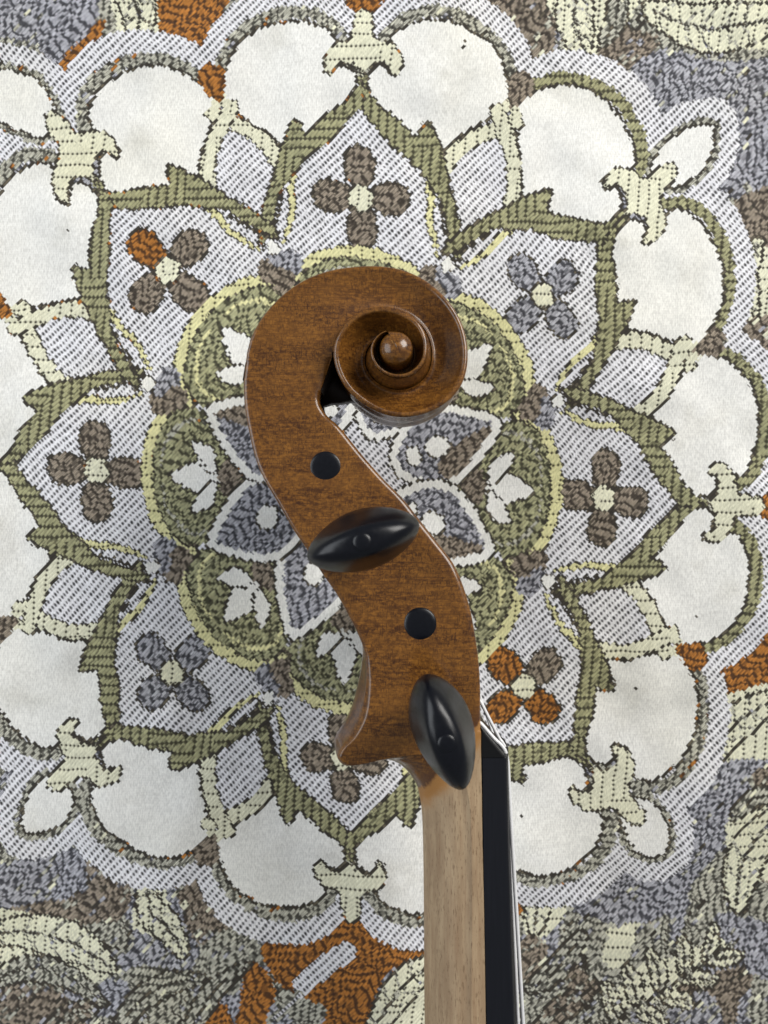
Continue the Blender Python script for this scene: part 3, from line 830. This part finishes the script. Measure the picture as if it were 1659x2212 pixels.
# inner wall of the throat from the pegbox mouth to the scroll, with the hidden side of it
throat = [lastst[2:4], lastst[2:4]*.35 + ridge_w(A0+360)[0]*.65 + np.array([0, .3]), ridge_w(A0 + 362)[0] + np.array([.3, 0])]
r_ = []
for p in throat: r_.append([add((p[0], p[1], ZC + z)) for z in np.linspace(8.3, -8.3, 9)])
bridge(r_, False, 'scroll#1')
web = [(672,800),(680,873),(700,874),(716,869),(736,868),(768,863),(772,830),(745,785),(712,785)]
wt = []
for zz in (-2.5, -8.0): wt.append([add(W(x, y, ZC - 2.5)[:2].tolist() + [ZC + zz]) for x, y in web])
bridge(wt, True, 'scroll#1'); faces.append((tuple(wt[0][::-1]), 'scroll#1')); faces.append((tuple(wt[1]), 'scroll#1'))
backrow = []
for p in (lastst[:2], ridge_w(A0)[0]): backrow.append([add((p[0], p[1], ZC + z)) for z in np.linspace(8.5, -8.5, 9)])
bridge(backrow, False, 'scroll', flip=True)

# weld, take the normals of the whole carving, then split it into its parts
V = np.array(verts)
key = {}; remap = np.zeros(len(V), int); uniq = []
for i, v in enumerate(V):
    k = (round(v[0]*250), round(v[1]*250), round(v[2]*250))
    if k not in key: key[k] = len(uniq); uniq.append(v)
    remap[i] = key[k]
uniq = np.array(uniq)
cl = []
for f, part in faces:
    g = []
    for i in f:
        j = remap[i]
        if not g or g[-1] != j: g.append(j)
    if len(g) > 1 and g[0] == g[-1]: g.pop()
    if len(g) >= 3: cl.append((tuple(g), part))
tmp = bpy.data.meshes.new('carving')
tmp.from_pydata([tuple(v) for v in uniq], [], [f for f, p in cl]); tmp.update()
vn = np.zeros(len(uniq)*3); tmp.vertices.foreach_get('normal', vn); vn = vn.reshape(-1, 3)
bpy.data.meshes.remove(tmp)
for part in ('neck', 'pegbox', 'scroll'):
    pairs = [(f, p) for f, p in cl if p.split('#')[0] == part]
    sub = [f for f, p in pairs]
    used = sorted({i for f in sub for i in f}); loc = {g: k for k, g in enumerate(used)}
    o = make_mesh(part, uniq[used], [[loc[i] for i in f] for f in sub], MAPLE, violin)
    if part != 'neck':
        o.data.materials.append(DARK_MAPLE)
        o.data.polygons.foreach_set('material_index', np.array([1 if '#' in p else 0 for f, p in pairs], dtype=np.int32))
    if part != 'scroll':
        o.data.normals_split_custom_set_from_vertices([tuple(vn[i]) for i in used])

# ------------------------------------------------------------------ fingerboard and nut
def board():
    rows = []
    for (y, xl, xr) in ((1638, 1041.0, 1094.5), (1850, 1043.5, 1098.5), (2212, 1050.5, 1110.5), (2700, 1061.5, 1124), (3300, 1074.5, 1142)):
        hw = 12.0 + (y - 1638)*.0011
        a = W(xl, y, ZC + hw); b = W(xr, y, ZC + hw)
        x0, x1, yy = a[0], b[0], a[1]
        sec_ = [(x0 + .12, hw - .02), (x1 - .55, hw), (x1 - .12, hw - .12), (x1 + .12, hw - .5)]
        for t in np.linspace(.88, -.88, 15):
            z = hw*t; sec_.append((x1 + (hw*hw - z*z)/84.0, z))
        sec_ += [(x1 + .12, -hw + .5), (x1 - .12, -hw + .12), (x1 - .55, -hw), (x0 + .12, -hw + .02)]
        rows.append([(x, yy, ZC + z) for x, z in sec_])
    n = len(rows[0]); v = [p for r in rows for p in r]; f = []
    for i in range(len(rows)-1):
        for k in range(n):
            f.append((i*n + k, i*n + (k+1) % n, (i+1)*n + (k+1) % n, (i+1)*n + k))
    f.append(tuple(range(n))[::-1]); f.append(tuple(range((len(rows)-1)*n, len(rows)*n)))
    o = make_mesh('fingerboard', v, f, BOARD, violin, False)
    return o
board()
def nut():
    hw = 11.8
    out = [(1041, 1575), (1050, 1586), (1060, 1599), (1072, 1613), (1082, 1625), (1087, 1631), (1089.5, 1634), (1090, 1636.5), (1041, 1637)]
    v, f = [], []
    zs = [hw, hw - .35] + list(np.linspace(hw - 1.2, -hw + 1.2, 9)) + [-hw + .35, -hw]
    n = len(out)
    for zi, z in enumerate(zs):
        sh = .35 if zi in (0, len(zs)-1) else 0
        for (x, y) in out:
            p = W(x, y, ZC + hw)
            arch = (hw*hw - z*z)/150.0*np.clip((x - 1041)/50.0, 0, 1)
            v.append((p[0] + arch - (sh if x > 1045 else 0), p[1], ZC + z))
    for i in range(len(zs)-1):
        for k in range(n):
            f.append((i*n + k, i*n + (k+1) % n, (i+1)*n + (k+1) % n, (i+1)*n + k))
    f.append(tuple(range(n))[::-1]); f.append(tuple(range((len(zs)-1)*n, len(zs)*n)))
    make_mesh('nut', v, f, NUTM, violin, False)
nut()

# ------------------------------------------------------------------ strings
def tube(P, r, name, mat, parent, n=10):
    P = np.asarray(P, float); v, f = [], []
    up = np.array([0, 0, 1.0])
    for i, p in enumerate(P):
        t = P[min(i+1, len(P)-1)] - P[max(i-1, 0)]; t /= np.linalg.norm(t)
        a = np.cross(t, up)
        if np.linalg.norm(a) < 1e-3: a = np.cross(t, np.array([1., 0, 0]))
        a /= np.linalg.norm(a); b = np.cross(a, t)
        for k in range(n):
            q = 2*math.pi*k/n; v.append(p + r*(a*math.cos(q) + b*math.sin(q)))
    for i in range(len(P)-1):
        for k in range(n):
            f.append((i*n + k, i*n + (k+1) % n, (i+1)*n + (k+1) % n, (i+1)*n + k))
    f.append(tuple(range(n))[::-1]); f.append(tuple(range((len(P)-1)*n, len(P)*n)))
    return make_mesh(name, v, f, mat, parent)
PEGS = [((790,1160), 11.0, 1, 17.5), ((943,1524), 12.15, 1, -71.5), ((703,1010), 9.95, -1, 118.0), ((908,1348), 11.65, -1, 125.0)]
def peg_axis(i):
    (px, py), hw, s, ang = PEGS[i]
    return W(px, py, ZC + hw)[:2]
sdef = [(8.0, .45, SILVER, 1, [(1196,3300),(1130,2212),(1101,1728),(1097.5,1660),(1095.5,1640),(1091,1622),(1081,1608),(1067,1595),(1040,1564)]),
        (2.7, .39, SILVER, 3, [(1167,3300),(1119.5,2212),(1098,1728),(1095.5,1655),(1094.5,1634),(1091,1615),(1084,1602),(1076,1590),(1040,1519)]),
        (-2.7, .30, SILVER, 0, [(1150,3300),(1111.5,2212),(1091,1728),(1088,1655),(1087,1634),(1084,1616),(1077,1601),(1066,1588),(1036,1500)]),
        (-8.0, .13, STEEL, 2, [(1136,3300),(1101,2212),(1083,1728),(1080,1655),(1079,1634),(1076,1616),(1069,1602),(1060,1590),(1033,1530)])]
for z, r, mt, peg, path in sdef:
    P3 = [W(x, y, ZC + z) for x, y in path]
    ax = peg_axis(peg)
    body = [P3[0], P3[1]] + list(catmull(P3[2:], 4)) + [np.array([ax[0] + 3.4, ax[1] - 1.0, ZC + z*.5])]
    tube(body, r, 'string', mt, violin)

# ------------------------------------------------------------------ pegs
def lathe(prof, n=28):
    v, f = [], []
    for r, z in prof:
        for k in range(n):
            q = 2*math.pi*k/n; v.append((r*math.cos(q), r*math.sin(q), z))
    for i in range(len(prof)-1):
        for k in range(n):
            f.append((i*n + k, i*n + (k+1) % n, (i+1)*n + (k+1) % n, (i+1)*n + k))
    f.append(tuple(range(n))[::-1]); f.append(tuple(range((len(prof)-1)*n, len(prof)*n)))
    return v, f
def loft(secs, n=36):
    v, f = [], []
    for z, w, t, e in secs:
        for k in range(n):
            q = 2*math.pi*k/n; c, s = math.cos(q), math.sin(q)
            x = w*c; y = t*math.copysign(abs(s)**e, s)                # e > 1 draws the section out to pointed edges
            v.append((x, y, z))
    for i in range(len(secs)-1):
        for k in range(n):
            f.append((i*n + k, i*n + (k+1) % n, (i+1)*n + (k+1) % n, (i+1)*n + k))
    f.append(tuple(range(n))[::-1]); f.append(tuple(range((len(secs)-1)*n, len(secs)*n)))
    return v, f
RP = 3.85
def spline_secs(tab, n=5): return [tuple(r) for r in catmull(tab, n)]
HEAD = spline_secs([(-1.2,3.5,3.5,1),(0,3.3,3.3,1),(2.2,5.6,5.4,1.0),(5,9.4,6.2,1.0),(8.5,11.2,5.8,1.05),(12,11.4,4.9,1.1),(15.0,10.5,4.1,1.12),(17.2,8.8,3.4,1.15),(18.6,6.4,2.8,1.1),(19.3,3.8,2.0,1.05),(19.5,2.0,1.4,1)])
for i, ((px, py), hw, side, ang) in enumerate(PEGS):
    ax = peg_axis(i)
    stand = 10.6 if side > 0 else min(10.6, ZC - hw - 22.6)     # height of the thumb piece above the cheek
    # peg frame: z along the axis out of the cheek
    def place(vs, z0):
        c, s = math.cos(math.radians(ang)), math.sin(math.radians(ang)); o = []
        for x, y, z in vs:
            X, Y = x*c - y*s, x*s + y*c
            o.append((ax[0] + X, ax[1] + Y, ZC + side*(hw + z0 + z)))
        return o
    tip = -2*hw - .35
    v, f = lathe([(1.2, tip), (2.6, tip + .06), (3.3, tip + .18), (3.68, tip + .40), (RP - .05, tip + .8), (RP, -2*hw + 3), (RP + .35, stand - 5)])
    v2, f2 = loft(HEAD); v2 = [(x, y, z + stand) for x, y, z in v2]
    f = f + [tuple(a + len(v) for a in q) for q in f2]; v = v + v2
    o = make_mesh('peg', place(v, 0), f if side > 0 else [q[::-1] for q in f], PEGMAT, violin)
    cv, cf = lathe([(RP + .2, -6.2), (4.3, -5.6), (4.5, -4.9), (5.0, -4.5), (5.4, -3.7), (5.3, -2.9), (4.9, -2.3), (4.5, -1.8), (3.6, -1.0), (3.2, -.2)])
    make_mesh('collar', place(cv, stand), cf if side > 0 else [q[::-1] for q in cf], PEGMAT, o)
    pv, pf = lathe([(1.5, -.6), (1.75, .1), (1.7, .15), (1.5, .3), (1.1, .4), (.5, .46), (.1, .48)], 18)
    make_mesh('pip', place(pv, stand + 19.4), pf if side > 0 else [q[::-1] for q in pf], PEGMAT, o)
